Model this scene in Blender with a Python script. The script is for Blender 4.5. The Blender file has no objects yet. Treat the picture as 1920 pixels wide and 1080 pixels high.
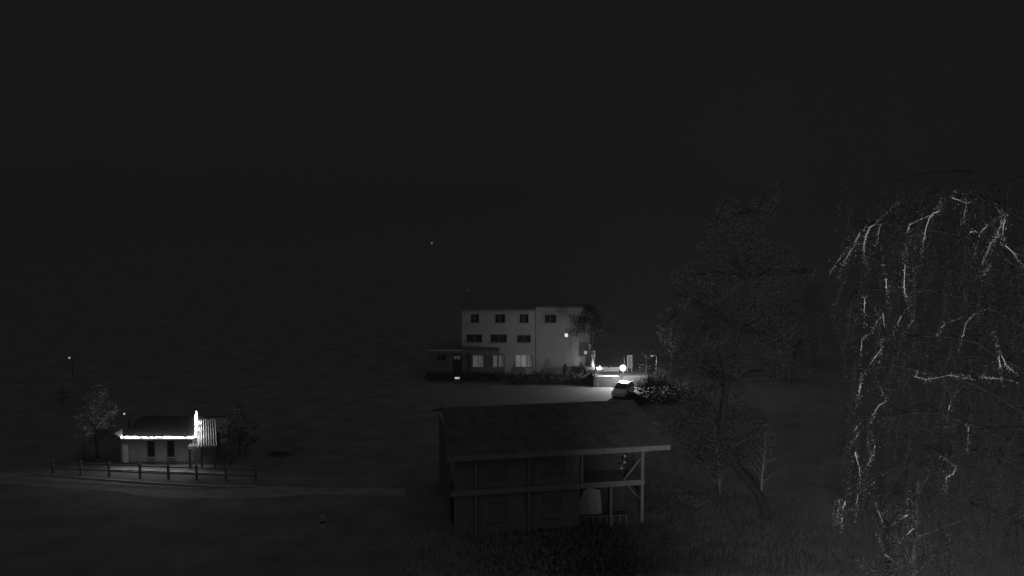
import bpy, math, random
import numpy as np
from mathutils import Vector, Matrix, noise as mnoise

R = math.radians
scene = bpy.context.scene
COL = scene.collection
rng = random.Random(11)
nrng = np.random.default_rng(11)

# ------------------------------------------------------------------ camera maths
H, F = 18.3, 1400.0
PIT = math.atan(99.0 / F)
CP, SP = math.cos(PIT), math.sin(PIT)

def P(px, py, Y):
    """world point seen at photo pixel (px,py) at ground distance Y"""
    u, v = (px - 960) / F, -(py - 540) / F
    d = (u, CP + v * SP, -SP + v * CP)
    k = Y / d[1]
    return Vector((d[0] * k, Y, H + d[2] * k))

def G(px, py, z=0.0):
    u, v = (px - 960) / F, -(py - 540) / F
    d = (u, CP + v * SP, -SP + v * CP)
    k = (z - H) / d[2]
    return Vector((d[0] * k, d[1] * k, z))

# ------------------------------------------------------------------ materials
MATS = {}
def mat(name, v, rough=0.8, var=0.18, scale=2.0, bump=0.0, metal=0.0, spec=0.3, stretch=(1, 1, 1), trans=0.0):
    if name in MATS: return MATS[name]
    m = bpy.data.materials.new(name); m.use_nodes = True
    n, l = m.node_tree.nodes, m.node_tree.links
    b = n['Principled BSDF']
    b.inputs['Roughness'].default_value = rough
    b.inputs['Metallic'].default_value = metal
    b.inputs['Specular IOR Level'].default_value = spec
    tc = n.new('ShaderNodeTexCoord'); mp = n.new('ShaderNodeMapping')
    mp.inputs['Scale'].default_value = stretch
    nz = n.new('ShaderNodeTexNoise'); nz.inputs['Scale'].default_value = scale
    nz.inputs['Detail'].default_value = 6; nz.inputs['Roughness'].default_value = 0.65
    rp = n.new('ShaderNodeMapRange')
    rp.inputs['From Min'].default_value = 0.3; rp.inputs['From Max'].default_value = 0.7
    rp.inputs['To Min'].default_value = v * (1 - var); rp.inputs['To Max'].default_value = v * (1 + var)
    l.new(tc.outputs['Object'], mp.inputs['Vector']); l.new(mp.outputs['Vector'], nz.inputs['Vector'])
    l.new(nz.outputs['Fac'], rp.inputs['Value']); l.new(rp.outputs['Result'], b.inputs['Base Color'])
    if bump:
        bp = n.new('ShaderNodeBump'); bp.inputs['Strength'].default_value = bump; bp.inputs['Distance'].default_value = 0.05
        l.new(nz.outputs['Fac'], bp.inputs['Height']); l.new(bp.outputs['Normal'], b.inputs['Normal'])
    if trans:
        tr = n.new('ShaderNodeBsdfTranslucent'); mx = n.new('ShaderNodeMixShader'); mx.inputs[0].default_value = trans
        out = n['Material Output']
        l.new(rp.outputs['Result'], tr.inputs['Color'])
        l.new(b.outputs[0], mx.inputs[1]); l.new(tr.outputs[0], mx.inputs[2]); l.new(mx.outputs[0], out.inputs['Surface'])
    MATS[name] = m
    return m

def brick(name, v, mortar, scale, row=0.25, width=0.9):
    m = bpy.data.materials.new(name); m.use_nodes = True
    n, l = m.node_tree.nodes, m.node_tree.links
    b = n['Principled BSDF']; b.inputs['Roughness'].default_value = 0.9; b.inputs['Specular IOR Level'].default_value = 0.2
    tc = n.new('ShaderNodeTexCoord'); mp = n.new('ShaderNodeMapping'); mp.inputs['Rotation'].default_value = (R(90), 0, 0)
    bt = n.new('ShaderNodeTexBrick'); bt.inputs['Scale'].default_value = scale
    bt.inputs['Brick Width'].default_value = width; bt.inputs['Row Height'].default_value = row
    bt.inputs['Mortar Size'].default_value = 0.035
    bt.inputs['Color1'].default_value = (v, v, v, 1); bt.inputs['Color2'].default_value = (v * .7, v * .7, v * .7, 1)
    bt.inputs['Mortar'].default_value = (mortar,) * 3 + (1,)
    l.new(tc.outputs['Object'], mp.inputs['Vector']); l.new(mp.outputs['Vector'], bt.inputs['Vector'])
    l.new(bt.outputs['Color'], b.inputs['Base Color'])
    MATS[name] = m
    return m

def emit(name, s, var=0.0, scale=3.0, stretch=(1, 1, 1), base=0.3):
    if name in MATS: return MATS[name]
    m = bpy.data.materials.new(name); m.use_nodes = True
    n, l = m.node_tree.nodes, m.node_tree.links
    b = n['Principled BSDF']
    b.inputs['Base Color'].default_value = (base, base, base, 1); b.inputs['Roughness'].default_value = 0.4
    b.inputs['Emission Color'].default_value = (1, 1, 1, 1)
    b.inputs['Emission Strength'].default_value = s
    if var:
        tc = n.new('ShaderNodeTexCoord'); mp = n.new('ShaderNodeMapping'); mp.inputs['Scale'].default_value = stretch
        nz = n.new('ShaderNodeTexNoise'); nz.inputs['Scale'].default_value = scale; nz.inputs['Detail'].default_value = 4
        rp = n.new('ShaderNodeMapRange'); rp.inputs['From Min'].default_value = 0.3; rp.inputs['From Max'].default_value = 0.7
        rp.inputs['To Min'].default_value = s * (1 - var); rp.inputs['To Max'].default_value = s * (1 + var)
        l.new(tc.outputs['Object'], mp.inputs['Vector']); l.new(mp.outputs['Vector'], nz.inputs['Vector'])
        l.new(nz.outputs['Fac'], rp.inputs['Value']); l.new(rp.outputs['Result'], b.inputs['Emission Strength'])
    m.cycles.emission_sampling = 'NONE'
    MATS[name] = m
    return m

M_ground = mat('meadow ground', 0.105, 0.95, 0.3, 0.35, 0.5, spec=0.1)
M_road = mat('asphalt', 0.105, 0.9, 0.22, 1.2, 0.2, spec=0.2)
M_kerb = mat('concrete kerb', 0.2, 0.85, 0.2, 3, 0.2)
M_render = mat('pale render', 0.2, 0.9, 0.14, 0.5, 0.05, spec=0.15)
M_render2 = mat('pale render front block', 0.18, 0.9, 0.14, 0.5, 0.05, spec=0.15)
M_timber_shade = mat('dark timber and canopy shade', 0.07, 0.85, 0.25, 2, 0.2, stretch=(8, 8, .5))
M_trim = mat('white trim', 0.3, 0.6, 0.08, 3)
M_darkroof = mat('dark roofing', 0.085, 0.85, 0.3, 1.5, 0.3, spec=0.15)
M_frame = mat('grey window frame', 0.12, 0.6, 0.1, 4)
M_glass = mat('dark window glass', 0.02, 0.12, 0.2, 2, spec=0.35)
M_block = brick('block wall', 0.06, 0.035, 1.0, 0.22, 0.6)
M_white = mat('white painted board', 0.3, 0.6, 0.08, 3)
M_stone = mat('rough stone', 0.14, 0.9, 0.4, 4, 0.8)
M_wood = mat('weathered pale timber', 0.135, 0.85, 0.25, 3, 0.3, stretch=(3, 3, 1))
M_woodd = mat('weathered dark timber', 0.1, 0.9, 0.3, 3, 0.3)
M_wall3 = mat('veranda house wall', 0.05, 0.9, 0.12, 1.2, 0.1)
M_wall4 = mat('cottage wall', 0.3, 0.9, 0.1, 1.5, 0.1)
M_zinc = mat('corrugated sheet', 0.38, 0.5, 0.15, 2, spec=0.4)
M_metal = mat('painted metal pole', 0.09, 0.5, 0.15, 4)
M_bark = mat('bark', 0.09, 0.95, 0.4, 6, 0.8, spec=0.1, stretch=(3, 3, 1))
M_barkd = mat('dark twig bark', 0.05, 0.95, 0.5, 6, 0.3, spec=0.05)
M_leaf = mat('leaf', 0.10, 0.7, 0.35, 3, spec=0.2, trans=0.3)
M_leafd = mat('dark leaf', 0.065, 0.75, 0.35, 3, spec=0.15, trans=0.3)
M_leaf_shade = mat('birch leaf painted shaded', 0.018, 0.7, 0.5, 5, spec=0.15, trans=0.25)  # same tree's leaf darkened, crown shade put into the colour
M_leaf_lit = mat('drooping leaf painted lit', 0.22, 0.6, 0.7, 1.3, spec=0.3, trans=0.2)  # leaf and twig tone of the lit streaks, highlight put into colour
M_tyre = mat('tyre rubber', 0.02, 0.9, 0.2, 5)
M_paint = mat('silver car paint', 0.55, 0.3, 0.04, 2, metal=0.0, spec=0.6)
M_rim = mat('wheel rim', 0.45, 0.35, 0.1, 5, metal=0.6)
M_black = mat('black plastic', 0.02, 0.5, 0.2, 5)
M_lens = mat('headlight lens', 0.5, 0.1, 0.1, 5, spec=0.6)
M_grass = mat('grass blades', 0.06, 0.8, 0.4, 0.6, spec=0.15, trans=0.3)

# ------------------------------------------------------------------ object helpers
def tag(o, label=None, cat=None, group=None, kind=None):
    if label: o['label'] = label
    if cat: o['category'] = cat
    if group: o['group'] = group
    if kind: o['kind'] = kind
    return o

def thing(name, label, cat, loc=(0, 0, 0), rz=0.0, group=None):
    o = bpy.data.objects.new(name, None); COL.objects.link(o)
    o.location = loc; o.rotation_euler = (0, 0, rz); o.empty_display_size = 0.3
    o['_o'] = list(loc)
    return tag(o, label, cat, group)

class MB:
    def __init__(s): s.v = []; s.f = []; s.sm = []
    def add(s, vs, fs, smooth=False):
        k = len(s.v); s.v += [tuple(v) for v in vs]
        s.f += [tuple(i + k for i in f) for f in fs]; s.sm += [smooth] * len(fs)
        return s
    def box(s, x0, x1, y0, y1, z0, z1, bev=0.0):
        if bev:
            b = min(bev, (x1-x0)/3, (y1-y0)/3, (z1-z0)/3)
            vs = []
            for z, i in ((z0, b), (z0 + b, 0), (z1 - b, 0), (z1, b)):
                vs += [(x0+i+b*(i == 0)*0, y0+i, z), (x1-i, y0+i, z), (x1-i, y1-i, z), (x0+i, y1-i, z)]
            fs = [(3, 2, 1, 0), (12, 13, 14, 15)]
            for k in range(3):
                for j in range(4):
                    a = k*4
                    fs.append((a+j, a+(j+1) % 4, a+4+(j+1) % 4, a+4+j))
            return s.add(vs, fs)
        vs = [(x, y, z) for z in (z0, z1) for x, y in ((x0, y0), (x1, y0), (x1, y1), (x0, y1))]
        return s.add(vs, [(3, 2, 1, 0), (4, 5, 6, 7), (0, 1, 5, 4), (1, 2, 6, 5), (2, 3, 7, 6), (3, 0, 4, 7)])
    def prism(s, poly, d):
        """closed polygon (list of Vectors) pushed along d"""
        n = len(poly); d = Vector(d)
        vs = [Vector(p) for p in poly] + [Vector(p) + d for p in poly]
        return s.add(vs, [tuple(range(n))[::-1], tuple(range(n, 2*n))] + [(i, (i+1) % n, n+(i+1) % n, n+i) for i in range(n)])
    def tube(s, pts, rad, seg=6, cap=True):
        pts = [Vector(p) for p in pts]
        if not isinstance(rad, (list, tuple)): rad = [rad] * len(pts)
        vs, fs = [], []
        prev = None
        for i, p in enumerate(pts):
            t = (pts[min(i+1, len(pts)-1)] - pts[max(i-1, 0)])
            t = t.normalized() if t.length > 1e-9 else Vector((0, 0, 1))
            if prev is None:
                a = Vector((1, 0, 0)) if abs(t.x) < 0.8 else Vector((0, 1, 0))
                a = (a - t * a.dot(t)).normalized()
            else:
                a = prev - t * prev.dot(t)
                a = a.normalized() if a.length > 1e-6 else Vector((1, 0, 0))
            prev = a; b = t.cross(a)
            for k in range(seg):
                an = 2*math.pi*k/seg
                vs.append(p + (a*math.cos(an) + b*math.sin(an)) * rad[i])
        for i in range(len(pts)-1):
            for k in range(seg):
                fs.append((i*seg+k, i*seg+(k+1) % seg, (i+1)*seg+(k+1) % seg, (i+1)*seg+k))
        if cap:
            fs.append(tuple(range(seg))[::-1]); fs.append(tuple(range((len(pts)-1)*seg, len(pts)*seg)))
        return s.add(vs, fs, True)
    def ball(s, c, r, seg=12, ring=8, jit=0.0):
        c = Vector(c); r = Vector(r) if hasattr(r, '__len__') else Vector((r, r, r))
        vs = [c + Vector((0, 0, -r.z))]
        for i in range(1, ring):
            ph = -math.pi/2 + math.pi*i/ring
            for k in range(seg):
                an = 2*math.pi*k/seg
                q = 1 + jit * (rng.random() - .5)
                vs.append(c + Vector((r.x*math.cos(ph)*math.cos(an)*q, r.y*math.cos(ph)*math.sin(an)*q, r.z*math.sin(ph)*q)))
        vs.append(c + Vector((0, 0, r.z)))
        fs = [(0, 1+(k+1) % seg, 1+k) for k in range(seg)]
        for i in range(ring-2):
            for k in range(seg):
                a = 1+i*seg
                fs.append((a+k, a+(k+1) % seg, a+seg+(k+1) % seg, a+seg+k))
        a = 1+(ring-2)*seg; t = len(vs)-1
        fs += [(a+k, a+(k+1) % seg, t) for k in range(seg)]
        return s.add(vs, fs, True)
    def lathe(s, c, prof, seg=12):
        """prof: list of (radius, z)"""
        c = Vector(c)
        return s.tube([c + Vector((0, 0, z)) for r, z in prof], [r for r, z in prof], seg)
    def build(s, name, m, parent=None, local=False, label=None):
        me = bpy.data.meshes.new(name)
        off = Vector((0, 0, 0))
        if parent is not None and not local:
            p = parent
            while p.parent is not None: p = p.parent
            off = Vector(p['_o'])
        me.from_pydata([tuple(Vector(v) - off) for v in s.v], [], s.f)
        me.polygons.foreach_set('use_smooth', s.sm)
        me.materials.append(m); me.update()
        o = bpy.data.objects.new(name, me); COL.objects.link(o)
        if parent is not None: o.parent = parent
        if label: o['label'] = label
        return o

def wall_grid(mb, x0, x1, z0, z1, y, openings, depth=0.22):
    """facade facing -y at plane y with openings (x0,x1,z0,z1) and their reveals"""
    xs = sorted({x0, x1} | {o[0] for o in openings} | {o[1] for o in openings})
    zs = sorted({z0, z1} | {o[2] for o in openings} | {o[3] for o in openings})
    for i in range(len(xs)-1):
        for j in range(len(zs)-1):
            cx, cz = (xs[i]+xs[i+1])/2, (zs[j]+zs[j+1])/2
            if any(o[0] < cx < o[1] and o[2] < cz < o[3] for o in openings): continue
            mb.add([(xs[i], y, zs[j]), (xs[i+1], y, zs[j]), (xs[i+1], y, zs[j+1]), (xs[i], y, zs[j+1])], [(0, 1, 2, 3)])
    for a, b, c, d in openings:
        q = [(a, c), (b, c), (b, d), (a, d)]
        for k in range(4):
            p, r = q[k], q[(k+1) % 4]
            mb.add([(p[0], y, p[1]), (r[0], y, r[1]), (r[0], y+depth, r[1]), (p[0], y+depth, p[1])], [(3, 2, 1, 0)])

def window(parent, x0, x1, z0, z1, y, pane_mat, mullions=1, bar=0.06, fm=None, label=None, pane_label=None, local=False, cross=False):
    """frame mesh (part) with its pane (sub-part), set y deep into the wall"""
    f = MB()
    f.box(x0, x1, y-.05, y+.03, z0, z0+bar); f.box(x0, x1, y-.05, y+.03, z1-bar, z1)
    f.box(x0, x0+bar, y-.05, y+.03, z0+bar, z1-bar); f.box(x1-bar, x1, y-.05, y+.03, z0+bar, z1-bar)
    for k in range(mullions):
        xm = x0 + (x1-x0)*(k+1)/(mullions+1)
        f.box(xm-bar*.6, xm+bar*.6, y-.045, y+.025, z0+bar, z1-bar)
    if cross:
        zm = z0 + (z1-z0)*.62
        f.box(x0+bar, x1-bar, y-.04, y+.02, zm-.03, zm+.03)
    f.box(x0-.05, x1+.05, y-.3, y-.05, z0-.07, z0-.003)
    fo = f.build('window', fm or M_frame, parent, local, label)
    p = MB(); p.add([(x0+bar*.5, y+.01, z0+bar*.5), (x1-bar*.5, y+.01, z0+bar*.5), (x1-bar*.5, y+.01, z1-bar*.5), (x0+bar*.5, y+.01, z1-bar*.5)], [(0, 1, 2, 3)])
    p.build('pane', pane_mat, fo, local, pane_label)
    return fo

# leaves -----------------------------------------------------------------------
def leaf_mesh(name, centers, sizes, m, parent, aspect=0.55, droop=0.0):
    c = np.asarray(centers, float); n = len(c); sz = np.asarray(sizes, float)[:, None]
    a = nrng.normal(size=(n, 3)); a[:, 2] -= droop
    a /= np.linalg.norm(a, axis=1)[:, None]
    b = nrng.normal(size=(n, 3)); b = np.cross(a, b); b /= np.linalg.norm(b, axis=1)[:, None]
    nn = np.cross(a, b)
    p = parent
    while p.parent is not None: p = p.parent
    c = c - np.array(list(p['_o']))
    v = np.empty((n, 4, 3))
    v[:, 0] = c - a*sz*.5; v[:, 1] = c + b*sz*aspect*.5 + nn*sz*.08
    v[:, 2] = c + a*sz*.5; v[:, 3] = c - b*sz*aspect*.5 + nn*sz*.08
    me = bpy.data.meshes.new(name)
    me.vertices.add(n*4); me.vertices.foreach_set('co', v.reshape(-1))
    me.loops.add(n*4); me.loops.foreach_set('vertex_index', np.arange(n*4, dtype=np.int32))
    me.polygons.add(n); me.polygons.foreach_set('loop_start', np.arange(0, n*4, 4, dtype=np.int32))
    me.polygons.foreach_set('loop_total', np.full(n, 4, dtype=np.int32))
    me.materials.append(m); me.update(calc_edges=True); me.validate()
    o = bpy.data.objects.new(name, me); COL.objects.link(o); o.parent = parent
    return o

def clump_points(cs, per, flat=0.7):
    """points of leaves in soft ellipsoidal clumps: cs = [(center, radius)]"""
    out = []
    for c, r in cs:
        k = max(3, int(per * (r ** 2)))
        d = nrng.normal(size=(k, 3)); d /= np.linalg.norm(d, axis=1)[:, None]
        q = nrng.random((k, 1)) ** 0.45
        d = d*q*r; d[:, 2] *= flat
        out.append(d + np.array(c))
    return np.concatenate(out)

def tree(name, label, base, top, radius, crown_from=0.25, n=46, leaf=0.3, per=60, m=None, lean=(0, 0), shape=0.5, group=None, cat='tree', trunk_r=None, bark=None):
    """tapered trunk with limbs; crown of leaf clumps. top = height, shape<1 broad / >1 conical"""
    base = Vector(base); h = top
    t = thing(name, label, cat, base, group=group)
    tr = trunk_r or h*0.016
    w = MB()
    pts, rad = [], []
    for i in range(9):
        q = i/8
        pts.append(base + Vector((lean[0]*q + math.sin(q*5+base.x)*.03*h*q, lean[1]*q + math.cos(q*4+base.y)*.02*h*q, h*.96*q)))
        rad.append(tr*(1.25 if i == 0 else 1)*(1-q*.92))
    w.tube(pts, rad, 7)
    cs = []
    for k in range(n):
        q = crown_from + (1-crown_from)*((k+rng.random())/n)
        qq = (q-crown_from)/(1-crown_from)
        prof = math.sin(math.pi*min(1, (qq*.9+.1))**(shape))**.8 if shape <= 1 else (1-qq)**.6*.95+.06
        rr = radius*max(.12, prof)*(.25+.85*rng.random())
        an = k*2.39996 + rng.random()*.8
        i0 = min(7, int(q*.9*8)); axis = pts[i0].lerp(pts[i0+1], q*.9*8-i0)
        c = Vector((axis.x+rr*math.cos(an), axis.y+rr*math.sin(an), base.z+h*q - (.12*rr if shape > 1 else -.1*rr)))
        s0 = max(.08, q-.16)*8
        i1 = min(7, int(s0)); st = pts[i1].lerp(pts[i1+1], s0-i1)
        mid = st.lerp(c, .5) + Vector((0, 0, .06*h*(rng.random()-.3)))
        w.tube([st, mid, c], [tr*.32*(1-q*.6), tr*.18*(1-q*.5), tr*.05], 4, False)
        cs.append((c, radius*(.22+.2*rng.random())*(1-.35*qq)))
    w.build('trunk', bark or M_bark, t)
    pts_ = clump_points(cs, per)
    leaf_mesh('crown', pts_, leaf*(.6+.8*nrng.random(len(pts_))), m or M_leaf, t)
    return t

def bush(name, label, cs, leaf=0.2, per=150, m=None, group=None, cat='shrub'):
    base = Vector(cs[0][0]); base.z = 0
    t = thing(name, label, cat, base, group=group)
    w = MB()
    for c, r in cs:
        for k in range(3):
            e = Vector(c) + Vector((rng.uniform(-.5, .5), rng.uniform(-.5, .5), rng.uniform(-.2, .5)))*r
            b = Vector((c[0]*.6+base.x*.4 + rng.uniform(-.1, .1), c[1]*.6+base.y*.4, 0))
            w.tube([b, b.lerp(e, .5)+Vector((rng.uniform(-.1, .1), 0, .05)), e], [.035, .025, .01], 4, False)
    w.build('stem', M_bark, t)
    p = clump_points([(tuple(c), r) for c, r in cs], per, .9)
    p[:, 2] = np.abs(p[:, 2]) + .03
    leaf_mesh('foliage', p, leaf*(.6+.8*nrng.random(len(p))), m or M_leafd, t)
    return t

def point(name, loc, w, r=0.08):
    l = bpy.data.lights.new(name, 'POINT'); l.energy = w; l.shadow_soft_size = r; l.color = (1, 1, 1)
    o = bpy.data.objects.new(name, l); o.location = loc; COL.objects.link(o); return o

def spot(name, loc, target, w, cone, blend=.4, r=0.1):
    l = bpy.data.lights.new(name, 'SPOT'); l.energy = w; l.spot_size = R(cone); l.spot_blend = blend; l.shadow_soft_size = r
    o = bpy.data.objects.new(name, l); o.location = loc; COL.objects.link(o)
    d = Vector(target) - Vector(loc); o.rotation_euler = d.to_track_quat('-Z', 'Y').to_euler(); return o

# ================================================================== GROUND
def hill_z(x, y):
    t = max(0.0, y-140)
    return .052*t*(1-math.exp(-t/60)) * (1 + .25*math.sin(x*.006+1) + .1*math.sin(x*.017))

def terrace_mask(x, y): return 0.0

g = MB()
ys = [-60, -20, 0, 20, 35] + [36+1.5*i for i in range(48)] + [112+8*i for i in range(12)] + [215+30*i for i in range(16)] + [800, 1000, 1300]
xs = [-900, -500, -300, -180, -110] + [-70+3.5*i for i in range(41)] + [110, 180, 300, 500, 900]
for y in ys:
    for x in xs:
        z = hill_z(x, y)
        b = .0
        if 35 < y < 110 and abs(x) < 72 and not (88.5 < y < 98 and -12 < x < 18): b = .025*mnoise.noise(Vector((x*.25, y*.25, 0)))-.03
        else: b = -.03
        g.v.append((x, y, z+b))
nx = len(xs)
for j in range(len(ys)-1):
    for i in range(nx-1):
        g.f.append((j*nx+i, j*nx+i+1, (j+1)*nx+i+1, (j+1)*nx+i)); g.sm.append(True)
tag(g.build('ground', M_ground), kind='structure')

def ribbon(name, pts, z, m, thick=0.0, zn=None):
    """pts: list of (near point, far point)"""
    mb = MB()
    for i in range(len(pts)-1):
        a, b = pts[i]; c, d = pts[i+1]
        zq = z if zn is None else zn
        mb.add([(a[0], a[1], zq), (c[0], c[1], zq), (d[0], d[1], z), (b[0], b[1], z)], [(0, 1, 2, 3)])
        if thick:
            mb.add([(a[0], a[1], z-thick), (c[0], c[1], z-thick), (c[0], c[1], z), (a[0], a[1], z)], [(0, 1, 2, 3)])
    return tag(mb.build(name, m), kind='structure')

# the upper road before the apartment house
ribbon('road', [((-13, 79), (-13, 86.8)), ((-9, 76.5), (-9, 88.2)), ((-6, 75), (-6, 88.5)), ((6, 76), (6, 88.9)), ((20, 76), (20, 88.9)), ((60, 74), (60, 87))], 0.02, M_road, 0, -.06)
# the lower lane before the cottage and its kerb
lane = []
kerb = []
for px, fy, ny in ((-60, 884, 915), (60, 888, 920), (200, 899, 930), (300, 906, 938), (400, 911, 938), (480, 912, 937), (600, 914, 934), (760, 916, 936)):
    lane.append((G(px, ny, .02), G(px, fy, .02)))
    kerb.append((G(px, fy+.3, .10), G(px, fy-1.6, .10)))
ribbon('lane', lane, 0.02, mat('lane surface', .16, .9, .3, .9, .2, spec=.15), 0, -.05)
ribbon('kerb', kerb[1:6], 0.11, M_kerb, 0.12)
# strip of pale gravel between cottage and fence
ribbon('path', [(G(px, py+3.2), G(px, py-.6)) for px, py in ((205, 878), (270, 880), (330, 882.5), (390, 885), (430, 887))], 0.025, mat('pale gravel', .2, .95, .6, 1.2, .4))

# ================================================================== APARTMENT HOUSE
YF = 97.0
def fx(px): return (px-960)/F*YF/(CP)*1.0
def fxz(px, py):
    p = P(px, py, YF); return p.x, p.z
ap = thing('apartment_building', 'pale three storey apartment house with lit ground floor windows, largest building', 'building', P(1005, 703, YF) * 1)
ap['_o'] = [0, 0, 0]; ap.location = (0, 0, 0)
def rect(x0, y0, x1, y1, Y=YF):
    a, b = P(x0, y0, Y), P(x1, y1, Y); return (a.x, b.x, b.z, a.z)
xl, xm, xr = P(866, 640, YF).x, P(1005, 640, YF).x, P(1106, 640, YF).x
ztl, ztr = P(900, 583, YF).z, P(1050, 577, YF).z
mid = [rect(874, 627, 904, 642), rect(919, 627, 950, 642), rect(969, 628, 995, 642)]
topw = [rect(882, 589, 898, 605), rect(928, 589, 947, 605), rect(974, 589, 991, 605)]
gl = [rect(886, 666, 907, 689), rect(924, 666, 946, 689), rect(966, 665.5, 998.5, 689)]
wl = MB()
YL = YF
wall_grid(wl, xl, xm, 0, ztl, YL, mid+topw+gl)
wl.add([(xl, YL, 0), (xl, YL, ztl), (xl, YL+7, ztl), (xl, YL+7, 0)], [(0, 1, 2, 3)])
wl.add([(xl, YL+7, 0), (xl, YL+7, ztl), (xm, YL+7, ztl), (xm, YL+7, 0)], [(0, 1, 2, 3)])
wl.build('wall', M_render, ap)
YR = YF-.07
sw = rect(1057.5, 624, 1066.5, 633.5, YR); bw = rect(1085, 641, 1102, 666, YR)
ur = [rect(1021, 590, 1043, 605, YR), rect(1084, 592, 1100, 606, YR)]
wr = MB(); wall_grid(wr, xm, xr, 0, ztr, YR, [sw, bw]+ur)
wr.add([(xr, YR, 0), (xr, YR+7.4, 0), (xr, YR+7.4, ztr), (xr, YR, ztr)], [(0, 1, 2, 3)])
wr.add([(xm, YR, 0), (xm, YR, ztr), (xm, YR+7.4, ztr), (xm, YR+7.4, 0)], [(0, 1, 2, 3)])
wr.build('wall', M_render2, ap)
rf = MB(); rf.box(xl-.25, xm-.003, YL-.35, YL+7.3, ztl+.003, ztl+.28); rf.build('roof', M_darkroof, ap)
rf = MB(); rf.box(xm, xr+.2, YR-.3, YR+7.6, ztr+.003, ztr+.2)
ro = rf.build('roof', M_darkroof, ap)
c = MB(); c.box(xm+3.4, xm+4.1, YR+5, YR+5.7, ztr+.2, ztr+.75); c.build('chimney', M_darkroof, ro)
M_l1 = emit('lit curtain pane', .045, .35, 3, (3, 1, 1)); M_l2 = emit('dim lit curtain pane', .026, .35, 3, (3, 1, 1)); M_l3 = emit('brighter lit curtain pane', .085, .3, 3, (3, 1, 1))
M_l4 = emit('small lit pane', .75, .25, 4)
for r in mid: window(ap, *r, YL+.2, M_glass, 1)
for r in topw: window(ap, *r, YL+.2, M_glass, 1)
window(ap, *gl[0], YL+.2, M_l1, 1, label='lit two pane ground floor window under the canopy')
window(ap, *gl[1], YL+.2, M_l2, 1, label='dimly lit ground floor window with net curtains')
w3 = window(ap, *gl[2], YL+.2, M_l3, 2, label='brightest ground floor window of three panes')
# the third pane: a darker pane with an emissive arch before it
x0, x1, z0, z1 = gl[2]
dk = MB(); dk.add([(x0+(x1-x0)*.68, YL+.205, z0+.08), (x1-.08, YL+.205, z0+.08), (x1-.08, YL+.205, z1-.08), (x0+(x1-x0)*.68, YL+.205, z1-.08)], [(0, 1, 2, 3)])
dk.build('pane', emit('darker pane', .014), w3)
ch = MB(); cx = x0+(x1-x0)*.84
ch.tube([(cx-.27, YL+.17, z0+.1), (cx-.25, YL+.17, z0+.5), (cx-.13, YL+.17, z0+.72), (cx+.05, YL+.17, z0+.75), (cx+.2, YL+.17, z0+.6), (cx+.26, YL+.17, z0+.1)], .055, 6)
ch.build('emissive_arch', emit('emissive arch', .07), w3)
window(ap, *sw, YR+.12, M_l4, 0, .09, label='tiny brightly lit square window')
window(ap, *bw, YR+.2, mat('curtained glass', .06, .35, .4, 3, stretch=(4, 1, .6)), 1, label='tall curtained window at the lit corner')
lpn = MB(); a = P(1096, 664.5, YR); b = P(1101, 658.5, YR); lpn.box(a.x, b.x, YR+.16, YR+.185, a.z, b.z); lpn.build('lamp_reflection', emit('painted lamp reflection', .35), ap)  # glowing plate stands for the lamp's reflection in the window
for r in ur: window(ap, *r, YR+.2, M_glass, 1)
# corner pilaster and the rough stone pier beside it
pl = MB(); a = P(1103.3, 645, YR-.15); b = P(1108.2, 664, YR-.15); pl.box(a.x, b.x, YR-.16, YR-.004, 0, a.z, .05); pl.build('pilaster', M_trim, ap)
# canopy shade painted as a dark panel on the ground floor left, canopy and annex
cl = MB(); zc = P(900, 664, YF).z
wall_grid(cl, xl+.02, P(941, 660, YF).x, 0.01, zc, YL-.06, [gl[0], gl[1]], .05)
cl.build('canopy_shade', M_timber_shade, ap)
can = MB(); xa = P(802, 660, 95).x; zt, zb = P(870, 656.5, 95).z, P(870, 663, 95).z
can.box(xa, P(936, 660, 95).x, 95, YL-.065, zb, zt)
can.build('canopy', M_darkroof, ap)
fas = MB(); fas.box(xa, P(866, 660, 95).x, 94.93, 94.997, zt-.12, zt+.05); fas.build('fascia', M_kerb, ap)
for px in (803, 845, 933):
    po = MB(); x = P(px, 670, 95.2).x; po.box(x-.07, x+.07, 95.1, 95.24, 0, zb-.003); po.build('canopy_post', M_woodd, ap)
an = MB(); aw = rect(850, 666, 864, 675, YF+.5)
wall_grid(an, P(800, 660, YF+.5).x, xl-.004, 0, zb, YF+.5, [aw, rect(818, 666, 836, 676, YF+.5)], .2)
an.add([(xa, YF+.5, 0), (xa, YF+.5, zb), (xa, YF+8, zb), (xa, YF+8, 0)], [(0, 1, 2, 3)])
an.add([(xa, YF+.5, zb), (xl, YF+.5, zb), (xl, YF+8, zb), (xa, YF+8, zb)], [(0, 1, 2, 3)])
an.build('annex', M_timber_shade, ap)
window(ap, *aw, YF+.68, M_l2, 1, label='small faintly lit window of the low annex')
window(ap, *rect(818, 666, 836, 676, YF+.5), YF+.68, M_glass, 1)
# entrance slab at the lit corner
sl = MB(); a = P(1096, 704, 95.2); b = P(1113, 700, 96); sl.box(a.x, b.x, 93.6, YR-.2, 1.0, 1.28, .03)
tag(sl.build('entrance_step', M_kerb), 'pale stone slab lit at the right foot of apartment house', 'step')
# rough stone pier (lumpy, lit)
pr = MB(); a = P(1111.5, 660, 96)
z = 0
while z < P(1111, 659, 96).z:
    hh = .22+.12*rng.random()
    pr.ball((a.x+rng.uniform(-.06, .06), 96+rng.uniform(-.04, .04), z+hh*.5), (.3+.05*rng.random(), .28, hh*.72), 9, 6, .2); z += hh*.86
tag(pr.build('stone_pier', M_stone), 'tall lumpy stone pier standing at the lit corner of the apartment house', 'pier')

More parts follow.
